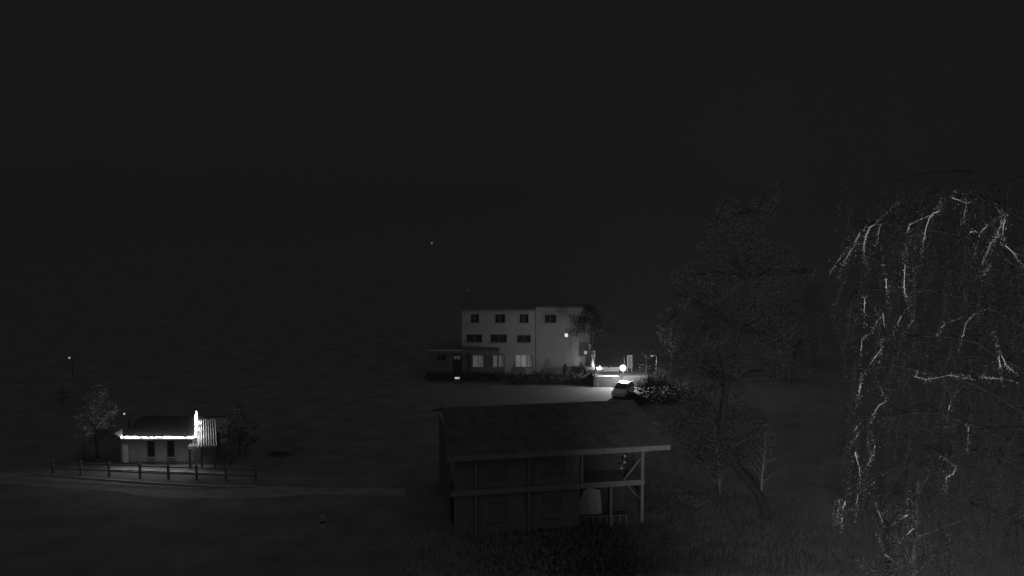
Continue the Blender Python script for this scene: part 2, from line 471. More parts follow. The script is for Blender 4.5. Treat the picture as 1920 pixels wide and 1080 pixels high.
# ================================================================== TERRACE, WALL, LAMPS
YW = 89.2
wa, wb = P(1113, 710, YW).x, P(1215, 710, YW).x
zw = P(1140, 705.5, YW).z
rw = thing('retaining_wall', 'block retaining wall with pale coping below the two globe lamps', 'wall', (wa, YW, 0))
m = MB(); m.box(wa, wb, YW, YW+.35, -.1, zw-.08); m.build('blockwork', M_block, rw)
m = MB(); m.box(P(1117, 705, YW).x, P(1159, 705, YW).x, YW-.06, YW+.42, zw-.077, zw+.06, .015); m.build('coping', M_trim, rw)
m = MB(); m.box(P(1117, 705, YW).x, P(1119.5, 705, YW).x, YW-.07, YW+.2, zw+.063, zw+.2, .01); m.build('coping_block', M_trim, rw)
tm = MB(); tm.box(wa+.003, wb, YW+.43, YW+12, -.1, zw-.06); tag(tm.build('terrace', mat('terrace paving', .07, .9, .3, 2, .2)), kind='structure')
# white low parapet
p0, p1 = P(1131, 698, 92.2), P(1161, 688, 92.2)
pp = thing('parapet_panel', 'low white panel on the terrace between the two globe lamps', 'panel', (p0.x, 92.2, zw-.06))
m = MB()
n = 7
for k in range(n):
    a = p0.x+(p1.x-p0.x)*k/n; b = p0.x+(p1.x-p0.x)*(k+1)/n
    m.box(a, b-.012, 92.2, 92.26, zw+.03, p1.z+rng.uniform(-.05, .03)-(.07 if k in (2, 4) else 0))
m.build('board', M_white, pp)
for x in (p0.x+.12, p1.x-.12):
    m = MB(); m.box(x-.05, x+.05, 92.263, 92.36, zw-.06, p1.z-.1); m.build('post', M_trim, pp)

def globe_lamp(px, py, Y, rad, label, watts, base_z=0.0):
    p = P(px, py, Y)
    t = thing('globe_lamp', label, 'lamp', (p.x, Y, base_z), group='globe lamps beside the retaining wall')
    m = MB(); m.lathe((p.x, Y, base_z), [(.11, 0), (.11, .06), (.05, .1), (.04, .5), (.035, p.z-base_z-rad-.06), (.06, p.z-base_z-rad-.04), (.07, p.z-base_z-rad*.93)], 10)
    m.build('pole', M_metal, t)
    m = MB(); m.ball(p, rad, 16, 12); m.build('globe', emit('lamp globe', 6), t)
    return p
lp = globe_lamp(1124.5, 690, 94.8, .17, 'left and smaller glowing globe lamp, nearer the apartment house corner', 0, zw-.06)
rp_ = globe_lamp(1168, 690, YW-.6, .36, 'right and larger glowing globe lamp above the parked car', 0)
point('globe_glow', rp_ + Vector((0, -.48, .02)), 2300, .08)
point('globe_glow', rp_ + Vector((.1, .56, .3)), 450, .08)
point('globe_glow', lp + Vector((-.1, -.34, .1)), 110, .08)
point('globe_glow', lp + Vector((-.1, .34, .1)), 300, .08)
a = P(1121, 700, YW-.25); br = MB(); br.lathe((a.x, YW-.25, 0), [(.09, 0), (.09, .06), (.045, .1), (.04, zw+.35), (.055, zw+.37), (.0, zw+.42)], 8)
tag(br.build('slim_post', M_metal), 'slim dark post standing against the left end of the block wall', 'post')

# glazed screen beyond the right lamp
a, b = P(1176, 689, 92.6), P(1185.5, 666, 92.6)
gs = thing('glazed_screen', 'narrow framed glass screen lit up just behind the right globe lamp', 'screen', (a.x, 92.6, zw-.06))
m = MB(); m.box(a.x, a.x+.06, 92.57, 92.64, zw-.06, b.z); m.box(b.x-.07, b.x, 92.57, 92.64, zw-.06, b.z+.05)
m.box(a.x+.06, b.x-.07, 92.58, 92.63, b.z-.06, b.z); m.box(a.x+.06, b.x-.07, 92.58, 92.63, a.z-.06, a.z); m.build('frame', M_trim, gs)
m = MB(); m.box(a.x+.063, b.x-.073, 92.6, 92.615, a.z+.003, b.z-.063); m.build('glass', mat('frosted glass', .12, .4, .2, 3), gs)
a = P(1170.5, 668, 93); br = MB()
br.tube([(a.x, 93, zw-.06), (a.x+.02, 93, a.z-.6), (a.x-.05, 93, a.z+.05)], [.03, .03, .015], 5)
tag(br.build('clothes_pole', M_trim), 'thin pale pole left of the glazed screen', 'pole')

# ================================================================== PARKED CAR
def car(label, loc, heading):
    t = thing('parked_car', label, 'car', loc, heading)
    L, W = 4.0, 1.72
    # side profile of lower body: x forward
    sec = [(-2.0, .35, .80, .80), (-1.92, .28, .93, .84), (-1.4, .26, .97, .86), (-.6, .24, .96, .86), (.5, .24, .95, .86), (.95, .25, .93, .86), (1.5, .26, .84, .84), (1.85, .28, .74, .78), (2.0, .34, .62, .66)]
    vs, fs = [], []
    for x, zb, zt_, hw in sec:
        zm = zb+(zt_-zb)*.62
        vs += [(x, -hw*.94, zb), (x, -hw, zb+.12), (x, -hw, zm), (x, -hw*.9, zt_), (x, hw*.9, zt_), (x, hw, zm), (x, hw, zb+.12), (x, hw*.94, zb)]
    k = 8
    for i in range(len(sec)-1):
        for j in range(k): fs.append((i*k+j, i*k+(j+1) % k, (i+1)*k+(j+1) % k, (i+1)*k+j))
    fs.append(tuple(range(k))); fs.append(tuple(range((len(sec)-1)*k, len(sec)*k))[::-1])
    m = MB(); m.add(vs, fs, False)
    for sx in (-1.25, 1.28):
        for sy in (-1, 1):
            m.tube([(sx+.39*math.cos(q*math.pi/8), sy*.865, .31+.39*math.sin(q*math.pi/8)) for q in range(9)], .035, 5)
    body = m.build('body', M_paint, t, True)
    # roof and pillars
    m = MB()
    m.add([(-1.55, -.62, 1.42), (-1.55, .62, 1.42), (.1, .63, 1.46), (.1, -.63, 1.46), (-.7, -.62, 1.5), (-.7, .62, 1.5)], [(0, 4, 5, 1), (4, 3, 2, 5)], True)
    m.add([(-1.55, -.62, 1.39), (-1.55, .62, 1.39), (.1, .63, 1.43), (.1, -.63, 1.43)], [(0, 1, 2, 3)])
    for sy in (-1, 1):
        m.tube([(.92, sy*.76, .93), (.5, sy*.7, 1.22), (.1, sy*.62, 1.45)], .035, 5)
        m.tube([(-.55, sy*.77, .95), (-.6, sy*.64, 1.45)], .04, 5)
        m.tube([(-1.88, sy*.76, .94), (-1.55, sy*.62, 1.42)], .06, 5)
        m.tube([(.1, sy*.625, 1.45), (-.7, sy*.62, 1.485), (-1.55, sy*.615, 1.41)], .03, 5)
    m.build('roof', M_paint, t, True)
    q = MB(); q.add([(.93, -.74, .935), (.93, .74, .935), (.1, .6, 1.44), (.1, -.6, 1.44)], [(0, 1, 2, 3)]); q.build('windscreen', M_glass, t, True)
    q = MB(); q.add([(-1.9, -.74, .935), (-1.9, .74, .935), (-1.56, .6, 1.4), (-1.56, -.6, 1.4)], [(3, 2, 1, 0)]); q.build('rear_window', M_glass, t, True)
    for sy in (-1, 1):
        q = MB(); q.add([(.88, sy*.765, .94), (-.55, sy*.775, .95), (-.58, sy*.625, 1.44), (.1, sy*.615, 1.43)], [(0, 1, 2, 3)]); q.build('side_window', M_glass, t, True)
        q = MB(); q.add([(-.56, sy*.775, .95), (-1.84, sy*.765, .94), (-1.54, sy*.615, 1.4), (-.6, sy*.625, 1.44)], [(0, 1, 2, 3)]); q.build('side_window', M_glass, t, True)
        q = MB(); q.ball((1.86, sy*.55, .66), (.12, .19, .085), 10, 6); q.build('headlight', M_lens, t, True)
        q = MB(); q.ball((-1.97, sy*.62, .78), (.05, .13, .1), 8, 6); q.build('tail_light', mat('tail light', .1, .3), t, True)
        q = MB(); q.ball((.72, sy*.93, 1.0), (.07, .1, .07), 8, 6); q.tube([(.72, sy*.8, .95), (.72, sy*.9, .98)], .025, 5); q.build('mirror', M_paint, t, True)
        for sx in (-1.25, 1.28):
            y0, y1 = (sy*.66, sy*.86)
            q = MB(); q.tube([(sx, y0, .31), (sx, y0+sy*.03, .31), (sx, y1-sy*.03, .31), (sx, y1, .31)], [.27, .31, .31, .27], 18)
            wv = q.build('wheel', M_tyre, t, True)
            q = MB(); q.tube([(sx, y1-sy*.01, .31), (sx, y1+sy*.012, .31)], [.2, .19], 14); q.build('rim', M_rim, wv, True)
    q = MB(); q.box(1.9, 2.05, -.7, .7, .3, .5, .04); q.build('bumper', M_paint, t, True)
    q = MB(); q.box(1.93, 2.02, -.36, .36, .53, .6, .01); q.build('grille', M_black, t, True)
    return t
cf = G(1159, 748)
hd = math.atan2(-.92, -.42)
cc = Vector((cf.x, cf.y, .02)) - Vector((math.cos(hd), math.sin(hd), 0))*1.9
car('silver hatchback with shining roof parked nose left under the right globe lamp', cc, hd)

# ================================================================== STREET LAMP beyond the foliage (lights the facade)
slp = P(1223, 667.5, 84)
t = thing('street_lamp', 'street lamp with a small bright hooded head right of the globe lamps', 'street lamp', (slp.x+.5, 84, 0))
m = MB(); m.tube([(slp.x+.5, 84, 0), (slp.x+.5, 84, slp.z-.2), (slp.x+.42, 84, slp.z+.12), (slp.x+.15, 84, slp.z+.17)], [.08, .05, .045, .04], 8); m.build('pole', M_metal, t)
m = MB(); m.ball((slp.x-.05, 84, slp.z+.12), (.3, .14, .07), 12, 6); m.build('hood', M_metal, t)
m = MB(); m.ball((slp.x, 84, slp.z+.03), (.17, .1, .06), 10, 6); m.build('lens', emit('street lamp lens', .55), t)
spot('street_lamp_beam', (slp.x-.15, 84.1, slp.z-.12), P(872, 648, 97), 230, 54, .45, .12)

# ================================================================== HEDGE, SHRUBS BY THE HOUSE
def hedge(label, x0, x1, y, w, h, name='hedge'):
    t = thing(name, label, 'hedge', ((x0+x1)/2, y, 0))
    cs = []
    n = int((x1-x0)/.55)
    for k in range(n):
        for r in range(2):
            cs.append(((x0+(x1-x0)*(k+.5)/n, y+(r-.5)*w*.5+rng.uniform(-.1, .1), h*(.3+.36*rng.random())), .55+.15*rng.random()))
    st = MB()
    for k in range(n*2):
        x = x0+(x1-x0)*(k+.5)/(n*2); st.tube([(x, y, 0), (x+rng.uniform(-.15, .15), y+rng.uniform(-.2, .2), h*.7)], [.03, .012], 4, False)
    st.build('stem', M_bark, t)
    p = clump_points(cs, 260, h*.55); p[:, 2] = np.abs(p[:, 2])
    leaf_mesh('foliage', p, .2*(.6+.8*nrng.random(len(p))), M_leafd, t)
    return t
hedge('long dark clipped hedge along the road before the apartment house', P(945, 720, 91).x, P(1111, 720, 91).x, 91.0, 1.7, 1.75)
hedge('dark hedge under the left windows of the apartment house', P(800, 705, 93).x, P(942, 705, 93).x, 93.4, 1.8, 1.25)

def cone_shrub(px, ytop, Y, label, r=.45):
    top = P(px, ytop, Y); base = Vector((top.x, Y, 0))
    t = thing('cypress', label, 'shrub', base, group='slim cypresses before the right facade')
    m = MB(); m.tube([base, (top.x, Y, top.z)], [.06, .01], 6); m.build('trunk', M_bark, t)
    n = 2600
    q = nrng.random(n)**.8; an = nrng.random(n)*6.283
    rr = r*(1-q)**.7*(.55+.5*nrng.random(n))+.03
    p = np.stack([top.x+rr*np.cos(an), Y+rr*np.sin(an), .1+q*(top.z-.05)], 1)
    leaf_mesh('foliage', p, .13*(.6+.8*nrng.random(n)), M_leafd, t, .5, -1.2)
cone_shrub(1089.5, 682, 92.8, 'taller slim dark cypress near the tall curtained window')
cone_shrub(1060, 682.5, 92.8, 'shorter slim dark cypress left of the other one', .5)

# glowing block added in place of a reflecting number plate
a = P(857.5, 708.5, 91.5)
t = thing('plate_glint', 'small glowing block standing for a reflecting number plate low in the dark left of the apartment house', 'lamp', (a.x, 91.5, 0))
m = MB(); m.box(a.x-.36, a.x+.36, 91.44, 91.62, 0, a.z+.2, .02); m.build('glint_block', M_metal, t)
m = MB(); m.box(a.x-.29, a.x+.29, 91.40, 91.437, a.z-.11, a.z+.1); m.build('glint_face', emit('plate glint', .5, .3, 6), t)

# shrub round the right end of the car and the terrace
bush('shrub', 'big dark rounded shrub hiding the rear of the silver car', [((P(px, py, Y).x, Y, P(px, py, Y).z), r) for px, py, Y, r in ((1178, 748, 79.6, .5), (1174, 757, 79.5, .5), (1183, 740, 79.7, .6), (1170, 764, 79.4, .5), (1200, 752, 80.0, 1.1), (1184, 757, 79.8, .75), (1192, 742, 80, .85), (1181, 770, 79.5, .8), (1212, 734, 80.4, .95), (1225, 745, 80.6, 1.2), (1246, 750, 80.6, 1.2), (1270, 752, 81, 1.2), (1215, 765, 80, 1), (1228, 731, 80.8, 1.0), (1256, 734, 81, 1.1), (1286, 740, 81.3, 1.1), (1305, 748, 81.3, 1.1), (1198, 724, 81.5, .8), (1216, 720, 81.5, .9), (1240, 722, 81.6, 1.0), (1270, 727, 81.6, 1.0), (1300, 733, 81.6, 1.0))], .2, 330, mat('laurel leaf', .014, .9, .35, 3, spec=.0))
bush('shrub', 'loose leafy shrub glinting to the right of the glazed screen', [((P(px, py, Y).x, Y, P(px, py, Y).z), r) for px, py, Y, r in ((1206, 690, 91, 1.1), (1222, 705, 90.2, 1.2), (1212, 668, 91.5, .9), (1236, 690, 90.5, 1.1), (1200, 715, 89, .7), (1250, 700, 90, 1.2))], .2, 60)
tree('garden_tree', 'dark spreading tree rising behind the street lamp', (20.5, 95, 0), 9, 3.4, .3, 34, .3, 60, M_leafd)

tree('terrace_tree', 'dark tree rising over the terrace before the right upper corner of the apartment house', (10.6, 93.3, zw-.06), 8.2, 2.7, .55, 44, .18, 170, mat('yew leaf', .016, .85, .3, 3, spec=.05), lean=(-1.2, .3), trunk_r=.09, bark=M_barkd)

# ================================================================== VERANDA HOUSE (foreground)
r0 = G(1203, 983); rot = math.atan2(2.2, 12)
vh = thing('veranda_house', 'two level timber house with dark roof and open veranda in the middle foreground', 'house', r0, rot)
ZE, ZD = 5.0, 2.78
m = MB()   # roof: low gable, ridge along the facade
x0, x1 = -12.4, 1.62
m.add([(x0, -.55, ZE+.22), (x1, -.55, ZE+.22), (x1-.3, 5.5, 6.75), (x0+.3, 5.5, 6.75), (x0, 11.5, ZE+.22), (x1, 11.5, ZE+.22),
       (x0, -.55, ZE+.12), (x1, -.55, ZE+.12), (x1-.3, 5.5, 6.65), (x0+.3, 5.5, 6.65), (x0, 11.5, ZE+.12), (x1, 11.5, ZE+.12)],
      [(0, 1, 2, 3), (3, 2, 5, 4), (7, 6, 9, 8), (8, 9, 10, 11), (0, 6, 7, 1), (1, 7, 8, 2), (2, 8, 11, 5), (5, 11, 10, 4), (4, 10, 9, 3), (3, 9, 6, 0)])
roof = m.build('roof', mat('veranda roofing', .066, .95, .35, 1.2, .4, spec=.05), vh, True)
m = MB()
for k in range(24):
    x = x0+.3+k*.58
    m.add([(x-.03, -.54, ZE+.222), (x+.03, -.54, ZE+.222), (x+.03, 5.45, 6.752), (x-.03, 5.45, 6.752), (x-.03, -.54, ZE+.235), (x+.03, -.54, ZE+.235), (x+.03, 5.45, 6.765), (x-.03, 5.45, 6.765)],
          [(4, 5, 6, 7), (0, 1, 5, 4), (1, 2, 6, 5), (3, 0, 4, 7)])
m.build('roof_seam', MATS['veranda roofing'], roof, True)
m = MB(); m.box(x0, x1-.01, -.62, -.555, ZE-.09, ZE+.2); m.build('fascia', M_wood, vh, True)
m = MB(); m.box(x0+.3, .4, -.07, .08, ZE-.3, ZE-.1); m.build('eave_beam', M_wood, vh, True)
m = MB(); m.box(x0+.3, .13, -.1, .195, ZD, ZD+.08); m.box(-4.02, .13, .195, 2.29, ZD, ZD+.08); m.build('deck', M_woodd, vh, True)
m = MB(); m.box(x0+.3, .11, -.14, -.103, ZD-.18, ZD+.16); m.build('deck_fascia', M_wood, vh, True)
for x, za, zb_ in ((0, 0, ZE-.3), (-3.95, ZD+.08, ZE-.3), (-7.3, 0, ZE-.3), (-10.6, 0, ZE-.3), (-2.05, 0, ZD-.003)):
    m = MB(); w_ = .085 if x == 0 else .07
    m.box(x-w_, x+w_, -.08+.003, .07, za, zb_); m.build('post', M_wood, vh, True)
m = MB(); m.tube([(-.05, -.02, 4.35), (-1.25, -.02, ZD+.12)], .075, 4); m.build('brace', M_wood, vh, True)
m = MB(); m.tube([(-.05, -.02, 1.55), (-1.1, -.02, ZD-.02)], .06, 4); m.build('brace', M_woodd, vh, True)
m = MB(); dop = [(-3.2, -2.25, .0, 2.05), (-6.4, -5.2, .9, 2.0), (-9.8, -8.6, .9, 2.0), (-6.4, -5.0, 3.6, 4.7), (-9.8, -8.6, 3.6, 4.7)]
dop = [(-3.2, -2.25, .0, 2.05)]
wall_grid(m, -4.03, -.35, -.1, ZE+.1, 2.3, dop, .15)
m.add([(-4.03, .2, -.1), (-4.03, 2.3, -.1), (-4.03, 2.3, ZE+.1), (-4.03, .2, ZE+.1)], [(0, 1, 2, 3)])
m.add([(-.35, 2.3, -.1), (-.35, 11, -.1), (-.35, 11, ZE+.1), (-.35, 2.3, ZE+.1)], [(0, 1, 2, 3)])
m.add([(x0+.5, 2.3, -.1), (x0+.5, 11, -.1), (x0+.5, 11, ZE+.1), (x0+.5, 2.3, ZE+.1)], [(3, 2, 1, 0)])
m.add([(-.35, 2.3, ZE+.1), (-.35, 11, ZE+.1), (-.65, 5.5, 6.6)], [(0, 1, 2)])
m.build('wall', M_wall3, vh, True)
m = MB(); lop = [(-6.4, -5.2, .9, 2.0), (-9.8, -8.6, .9, 2.0), (-6.4, -5.0, 3.6, 4.5), (-9.8, -8.6, 3.6, 4.5)]
wall_grid(m, x0+.5, -4.033, -.1, ZE+.1, .2, lop, .12)
m.build('boarding', mat('dark boarding', .115, .9, .25, 2, .25, stretch=(6, 6, .6)), vh, True)
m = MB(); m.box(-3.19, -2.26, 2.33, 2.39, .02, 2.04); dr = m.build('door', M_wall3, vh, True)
m = MB(); m.ball((-2.38, 2.29, 1.02), .045, 8, 6); m.build('handle', M_metal, dr, True)
for o in lop: window(vh, *o, .3, mat('dusty window glass', .1, .3, .2, 2), 1, local=True)
# lit patch of the lower wall, put into a pale slab's shape and colour
def vl(x, y, z): return r0 + Matrix.Rotation(rot, 3, 'Z') @ Vector((x, y, z))
t = thing('lit_wall_patch', 'lit patch with a sloping edge on the lower veranda wall, shaped as a pale slab', 'sheet', vl(-3.2, 1.6, 0))
m = MB(); m.prism([vl(-4.15, 1.5, .28), vl(-2.15, 1.5, .28), vl(-2.2, 1.75, 1.75), vl(-2.9, 1.78, 1.95), vl(-3.3, 1.75, 1.8)], vl(0, .05, 0)-vl(0, 0, 0)); m.build('sheet', mat('painted lit wall patch', .33, .9, .1, 2, .2), t)  # slab stands for the lit patch of the wall
m = MB(); m.tube([vl(-3.15, 1.47, .3), vl(-3.15, 1.73, 1.82)], .012, 4); m.build('lit_line', M_white, t)
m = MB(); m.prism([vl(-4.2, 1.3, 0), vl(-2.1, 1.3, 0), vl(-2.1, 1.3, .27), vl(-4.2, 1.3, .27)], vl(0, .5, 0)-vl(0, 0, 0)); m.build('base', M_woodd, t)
# the hanging ornament under the eave
a = Vector((-1.28, -.35, 0)); rm = Matrix.Rotation(rot, 3, 'Z')
hb = r0 + rm @ a
t = thing('hanging_ornament', 'string of three pale discs hanging from the veranda eave', 'ornament', (hb.x, hb.y, ZE-.1))
m = MB(); m.tube([(hb.x, hb.y, ZE-.09), (hb.x, hb.y, ZE-1.25)], .008, 4); m.build('cord', M_black, t)
for dz, dx in ((.32, 0), (.72, 0), (1.1, -.2)):
    m = MB(); m.tube([(hb.x+dx, hb.y-.015, ZE-.1-dz), (hb.x+dx, hb.y+.015, ZE-.1-dz)], .085, 12); m.build('disc', mat('pale disc', .3), t)
# low balustrade before the veranda
a = G(1087, 985); b = G(1174, 981)
t = thing('balustrade', 'low pale balustrade with stout pickets at the foot of the veranda', 'fence', a)
d = (b-a); 
m = MB(); m.tube([a+Vector((-.1, 0, .52)), b+Vector((.1, 0, .52))], .05, 4); m.build('rail', M_wood, t)
for k in range(8):
    c = a+d*(k/7); m = MB(); m.lathe(c, [(.06, 0), (.07, .08), (.05, .14), (.075, .28), (.05, .42), (.05, .5)], 8); m.build('picket', M_wood, t)
# small shrub clumps at the foot of the right post
bush('shrub', 'low pale shrub at the foot of the right veranda post', [(tuple(G(px, py)+Vector((0, 0, .25))), r) for px, py, r in ((1222, 978, .5), (1245, 974, .45), (1228, 970, .4))], .12, 400, M_leaf)
bush('shrub', 'low spreading shrub on the lawn further right of the veranda', [(tuple(G(px, py)+Vector((0, 0, .3))), r) for px, py, r in ((1300, 950, .6), (1330, 945, .55), (1272, 936, .5))], .13, 300, M_leaf)

# white marker post on the meadow
a = G(605.5, 991)
t = thing('marker_post', 'short white marker post with a dark band, alone on the dark meadow', 'post', a)
m = MB(); m.box(a.x-.12, a.x+.12, a.y-.08, a.y+.08, 0, .86, .03); m.build('shaft', mat('white post paint', .22), t)
m = MB(); m.box(a.x-.123, a.x+.123, a.y-.083, a.y+.083, .34, .5); m.build('band', M_black, t)

# ================================================================== COTTAGE WITH LIGHT STRING
YC = 58.8
co = thing('cottage', 'low cottage with a light string along its eave', 'house', (P(295, 870, YC).x, YC, 0))
cx0, cx1 = P(227, 850, YC).x, P(362, 850, YC).x
ze = P(300, 821.5, YC).z
zr = P(300, 780, 62.4).z
m = MB(); ow = [(P(275.5, 840, YC).x, P(290, 840, YC).x, P(280, 858, YC).z, P(280, 827, YC).z), (P(312.5, 840, YC).x, P(327, 840, YC).x, P(318, 858, YC).z, P(318, 827, YC).z)]
wall_grid(m, cx0, cx1, -.1, ze-.02, YC, ow, .2)
m.add([(cx1, YC, -.1), (cx1, 66, -.1), (cx1, 66, ze-.02), (cx1, 62.4, zr-.1), (cx1, YC, ze-.02)], [(0, 1, 2, 3, 4)])
m.add([(cx0, YC, -.1), (cx0, 66, -.1), (cx0, 66, ze-.02), (cx0, 62.4, zr-.1), (cx0, YC, ze-.02)], [(4, 3, 2, 1, 0)])
m.build('wall', M_wall4, co)
for o in ow: window(co, *o, YC+.16, M_glass, 0, .05, M_woodd, cross=True)
m = MB(); m.box(cx0-.02, cx1+.02, YC-.03, YC-.003, -.1, P(300, 865, YC).z); m.build('plinth', mat('plinth', .14, .9, .3, 3, .3), co)
m = MB(); yo = YC-.3; zo = ze-.06
x0, x1 = cx0-.1, cx1+.1
m.add([(x0, yo, zo), (x1, yo, zo), (x1, 62.4, zr), (x0, 62.4, zr), (x0, 66.3, zo), (x1, 66.3, zo),
       (x0, yo, zo-.08), (x1, yo, zo-.08), (x1, 62.4, zr-.08), (x0, 62.4, zr-.08), (x0, 66.3, zo-.08), (x1, 66.3, zo-.08)],
      [(0, 1, 2, 3), (3, 2, 5, 4), (7, 6, 9, 8), (8, 9, 10, 11), (0, 6, 7, 1), (1, 7, 8, 2), (2, 8, 11, 5), (5, 11, 10, 4), (4, 10, 9, 3), (3, 9, 6, 0)])
m.build('roof', mat('cottage roof felt', .022, .95, .35, 3, .4, spec=.05), co)
a0 = P(230.5, 833, YC-.05); a1 = P(241, 856, YC-.05)
m = MB(); m.box(a0.x, a1.x, YC-.09, YC-.035, .12, a0.z); d_ = m.build('door', mat('pale door paint', .6, .6, .1, 3), co)
m = MB(); m.ball((a1.x-.07, YC-.11, 1.0), .03, 8, 6); m.build('handle', M_metal, d_)
# small hipped porch roof at the left end
m = MB(); A, B, C, D = P(229.5, 804, 59.6), P(229.5, 821, 58.3), P(213, 813, 59.0), P(229.5, 815, 60.6)
m.add([A, B, C, D], [(0, 2, 1), (1, 2, 3), (0, 3, 2), (0, 1, 3)]); m.build('porch_roof', M_zinc, co)
m = MB(); c = P(215, 815, 58.9); m.tube([(c.x+.1, 58.95, 0), (c.x+.1, 58.95, c.z)], .06, 6); m.build('porch_post', M_woodd, co)

# corrugated porch roof right of the cottage
b0, b1 = P(369, 838, 57.6), P(406, 838, 57.6); t0 = P(369, 788, 61.4)
pc = thing('porch', 'open porch roofed with pale corrugated sheet at the right end of the cottage', 'porch', (b0.x, 57.6, 0))
m = MB(); N = 96; nc = 8
vs = []
for k in range(N+1):
    q = k/N; x = b0.x+(b1.x-b0.x)*q; hgt = .12*math.cos(q*nc*2*math.pi)
    off_ = (b1.x-b0.x)*q
    xt = t0.x+(P(403, 788, 61.4).x-t0.x)*q
    vs += [(x, 57.6, b0.z+hgt), (xt, 61.4, t0.z+hgt)]
m.add(vs, [(2*k, 2*k+2, 2*k+3, 2*k+1) for k in range(N)], True)
m.build('corrugated_roof', M_zinc, pc)
m = MB(); vs = []
e0, e1 = P(353, 836, 57.3), P(370, 838, 57.3)
for k in range(49):
    q = k/48; x = e0.x+(e1.x-e0.x)*q; hgt = .03*math.cos(q*4*2*math.pi)
    vs += [(x, 57.2, e0.z-.06+hgt), (x, 57.6, e0.z+.06+hgt)]
m.add(vs, [(2*k, 2*k+2, 2*k+3, 2*k+1) for k in range(48)], True); m.build('side_sheet', M_zinc, pc)
for px, Y in ((356, 57.5), (378, 57.8), (403, 57.8)):
    x = P(px, 850, Y).x; m = MB(); m.box(x-.06, x+.06, Y-.06, Y+.06, 0, b0.z-.1); m.build('post', M_woodd, pc)
m = MB(); x = P(364, 850, 61.3).x; m.box(x, P(414, 850, 61.3).x, 61.2, 61.3, -.1, b0.z+.2); m.build('back_wall', M_woodd, pc)
m = MB(); m.box(P(368, 850, 60).x, P(377, 850, 60).x, 61.12, 61.197, 0, 1.7); m.build('door', M_timber_shade, pc)

# light strings
def light_string(name, label, pts, spacing, rad, jitter):
    t = thing(name, label, 'light string', pts[0], group='light strings on the cottage roof')
    m = MB(); m.tube(pts, .022, 6); m.build('cable', emit('glowing light rope', 2.2), t)
    proto = {}
    L = sum((Vector(pts[i+1])-Vector(pts[i])).length for i in range(len(pts)-1))
    n = int(L/spacing); o0 = Vector(pts[0])
    for k in range(n+1):
        s = L*k/n; i = 0
        while i < len(pts)-2 and s > (Vector(pts[i+1])-Vector(pts[i])).length:
            s -= (Vector(pts[i+1])-Vector(pts[i])).length; i += 1
        d = Vector(pts[i+1])-Vector(pts[i])
        c = Vector(pts[i]) + d.normalized()*min(s, d.length)
        r = rad(k/n)
        key = round(r, 2)
        if key not in proto:
            mb = MB(); mb.ball((0, 0, 0), key, 10, 8); ob = mb.build('bulb', emit('string bulb', 5), t, True); proto[key] = ob.data
        else:
            ob = bpy.data.objects.new('bulb', proto[key]); COL.objects.link(ob); ob.parent = t
        ob.location = c - o0 + Vector((rng.uniform(-jitter, jitter), 0, rng.uniform(-jitter, jitter)+.02))
yy = YC-.4
def eave_rad(q):
    big = any(a < q < b for a, b in ((0.06, .2), (.57, .67), (.9, .97))) or q < .01
    return .09 if big else rng.choice((.04, .05, .065))
light_string('eave_light_string', 'string of bright bulbs running level along the cottage eave', [P(228, 820.5, yy), P(362, 821, yy), P(366.5, 819, yy)], .115, eave_rad, .02)
rk = [P(366.5, 819.5, yy), P(367.3, 805, 59.5), P(367.5, 790, 61), P(368, 779, 62.3), P(368.5, 772, 62.4)]
light_string('rake_light_string', 'string of bright bulbs climbing the right roof edge beside the corrugated sheet', rk, .12, lambda q: .065 if q < .55 else .1 if q < .97 else .05, .03)
for k in range(7):
    p = P(232+k*21.5, 821, yy-.28); point('eave_string_glow', (p.x, p.y+.22, p.z+.2), 44, .06)
for px, py, Y in ((371, 816, 58.9), (371.5, 805, 60.0), (372, 794, 61.0)):
    p = P(px, py, Y); point('rake_string_glow', p + Vector((.1, -.1, .25)), 22, .06)

# fence along the lane
fpts = [(205, 893), (263, 896), (316, 898), (369, 899), (424, 901), (480, 903)]
fpts = [(100, 888), (152, 890.5)] + fpts
t = thing('rail_fence', 'dark timber post and rail fence between the cottage and the lane', 'fence', G(*fpts[0]))
for a in fpts:
    c = G(*a); m = MB(); m.box(c.x-.07, c.x+.07, c.y-.07, c.y+.07, -.1, 1.12, .015); m.build('post', M_woodd, t)
for h_ in (.45, .92):
    for i in range(len(fpts)-1):
        a, b = G(*fpts[i]), G(*fpts[i+1])
        m = MB(); m.tube([a+Vector((-.1, -.09, h_)), b+Vector((.1, -.09, h_+rng.uniform(-.03, .03)))], .05, 4); m.build('rail', M_woodd, t)

# cottage garden greenery
tr = G(178, 876)
tree('garden_tree', 'leafy tree at the left end of the cottage, its right side lit by the bulbs', (P(183, 870, 60.5).x, 60.5, 0), 6.1, 1.75, .25, 40, .2, 190, mat('silvery leaf', .2, .7, .35, 3, spec=.2, trans=.3))
bush('shrub', 'pale low shrub at the far left of the cottage', [(tuple(P(px, py, 59.5)), r) for px, py, r in ((158, 850, .5), (150, 865, .5), (168, 862, .5), (154, 835, .3))], .14, 300, M_leaf)
tree('garden_tree', 'dark bushy tree just right of the corrugated porch', (P(450, 870, 61).x, 61, 0), 4.2, 1.6, .15, 34, .2, 150, M_leafd)
bush('shrub', 'low shrub under the cottage wall beside the porch', [(tuple(P(px, py, 57.9)), r) for px, py, r in ((420, 858, .5), (436, 862, .45), (412, 866, .4))], .14, 260, M_leafd)
tree('garden_tree', 'small pale tree far left above the cottage tree', (P(118, 760, 78).x, 78, 0), P(118, 727, 78).z, .85, .35, 18, .2, 200, M_leaf)

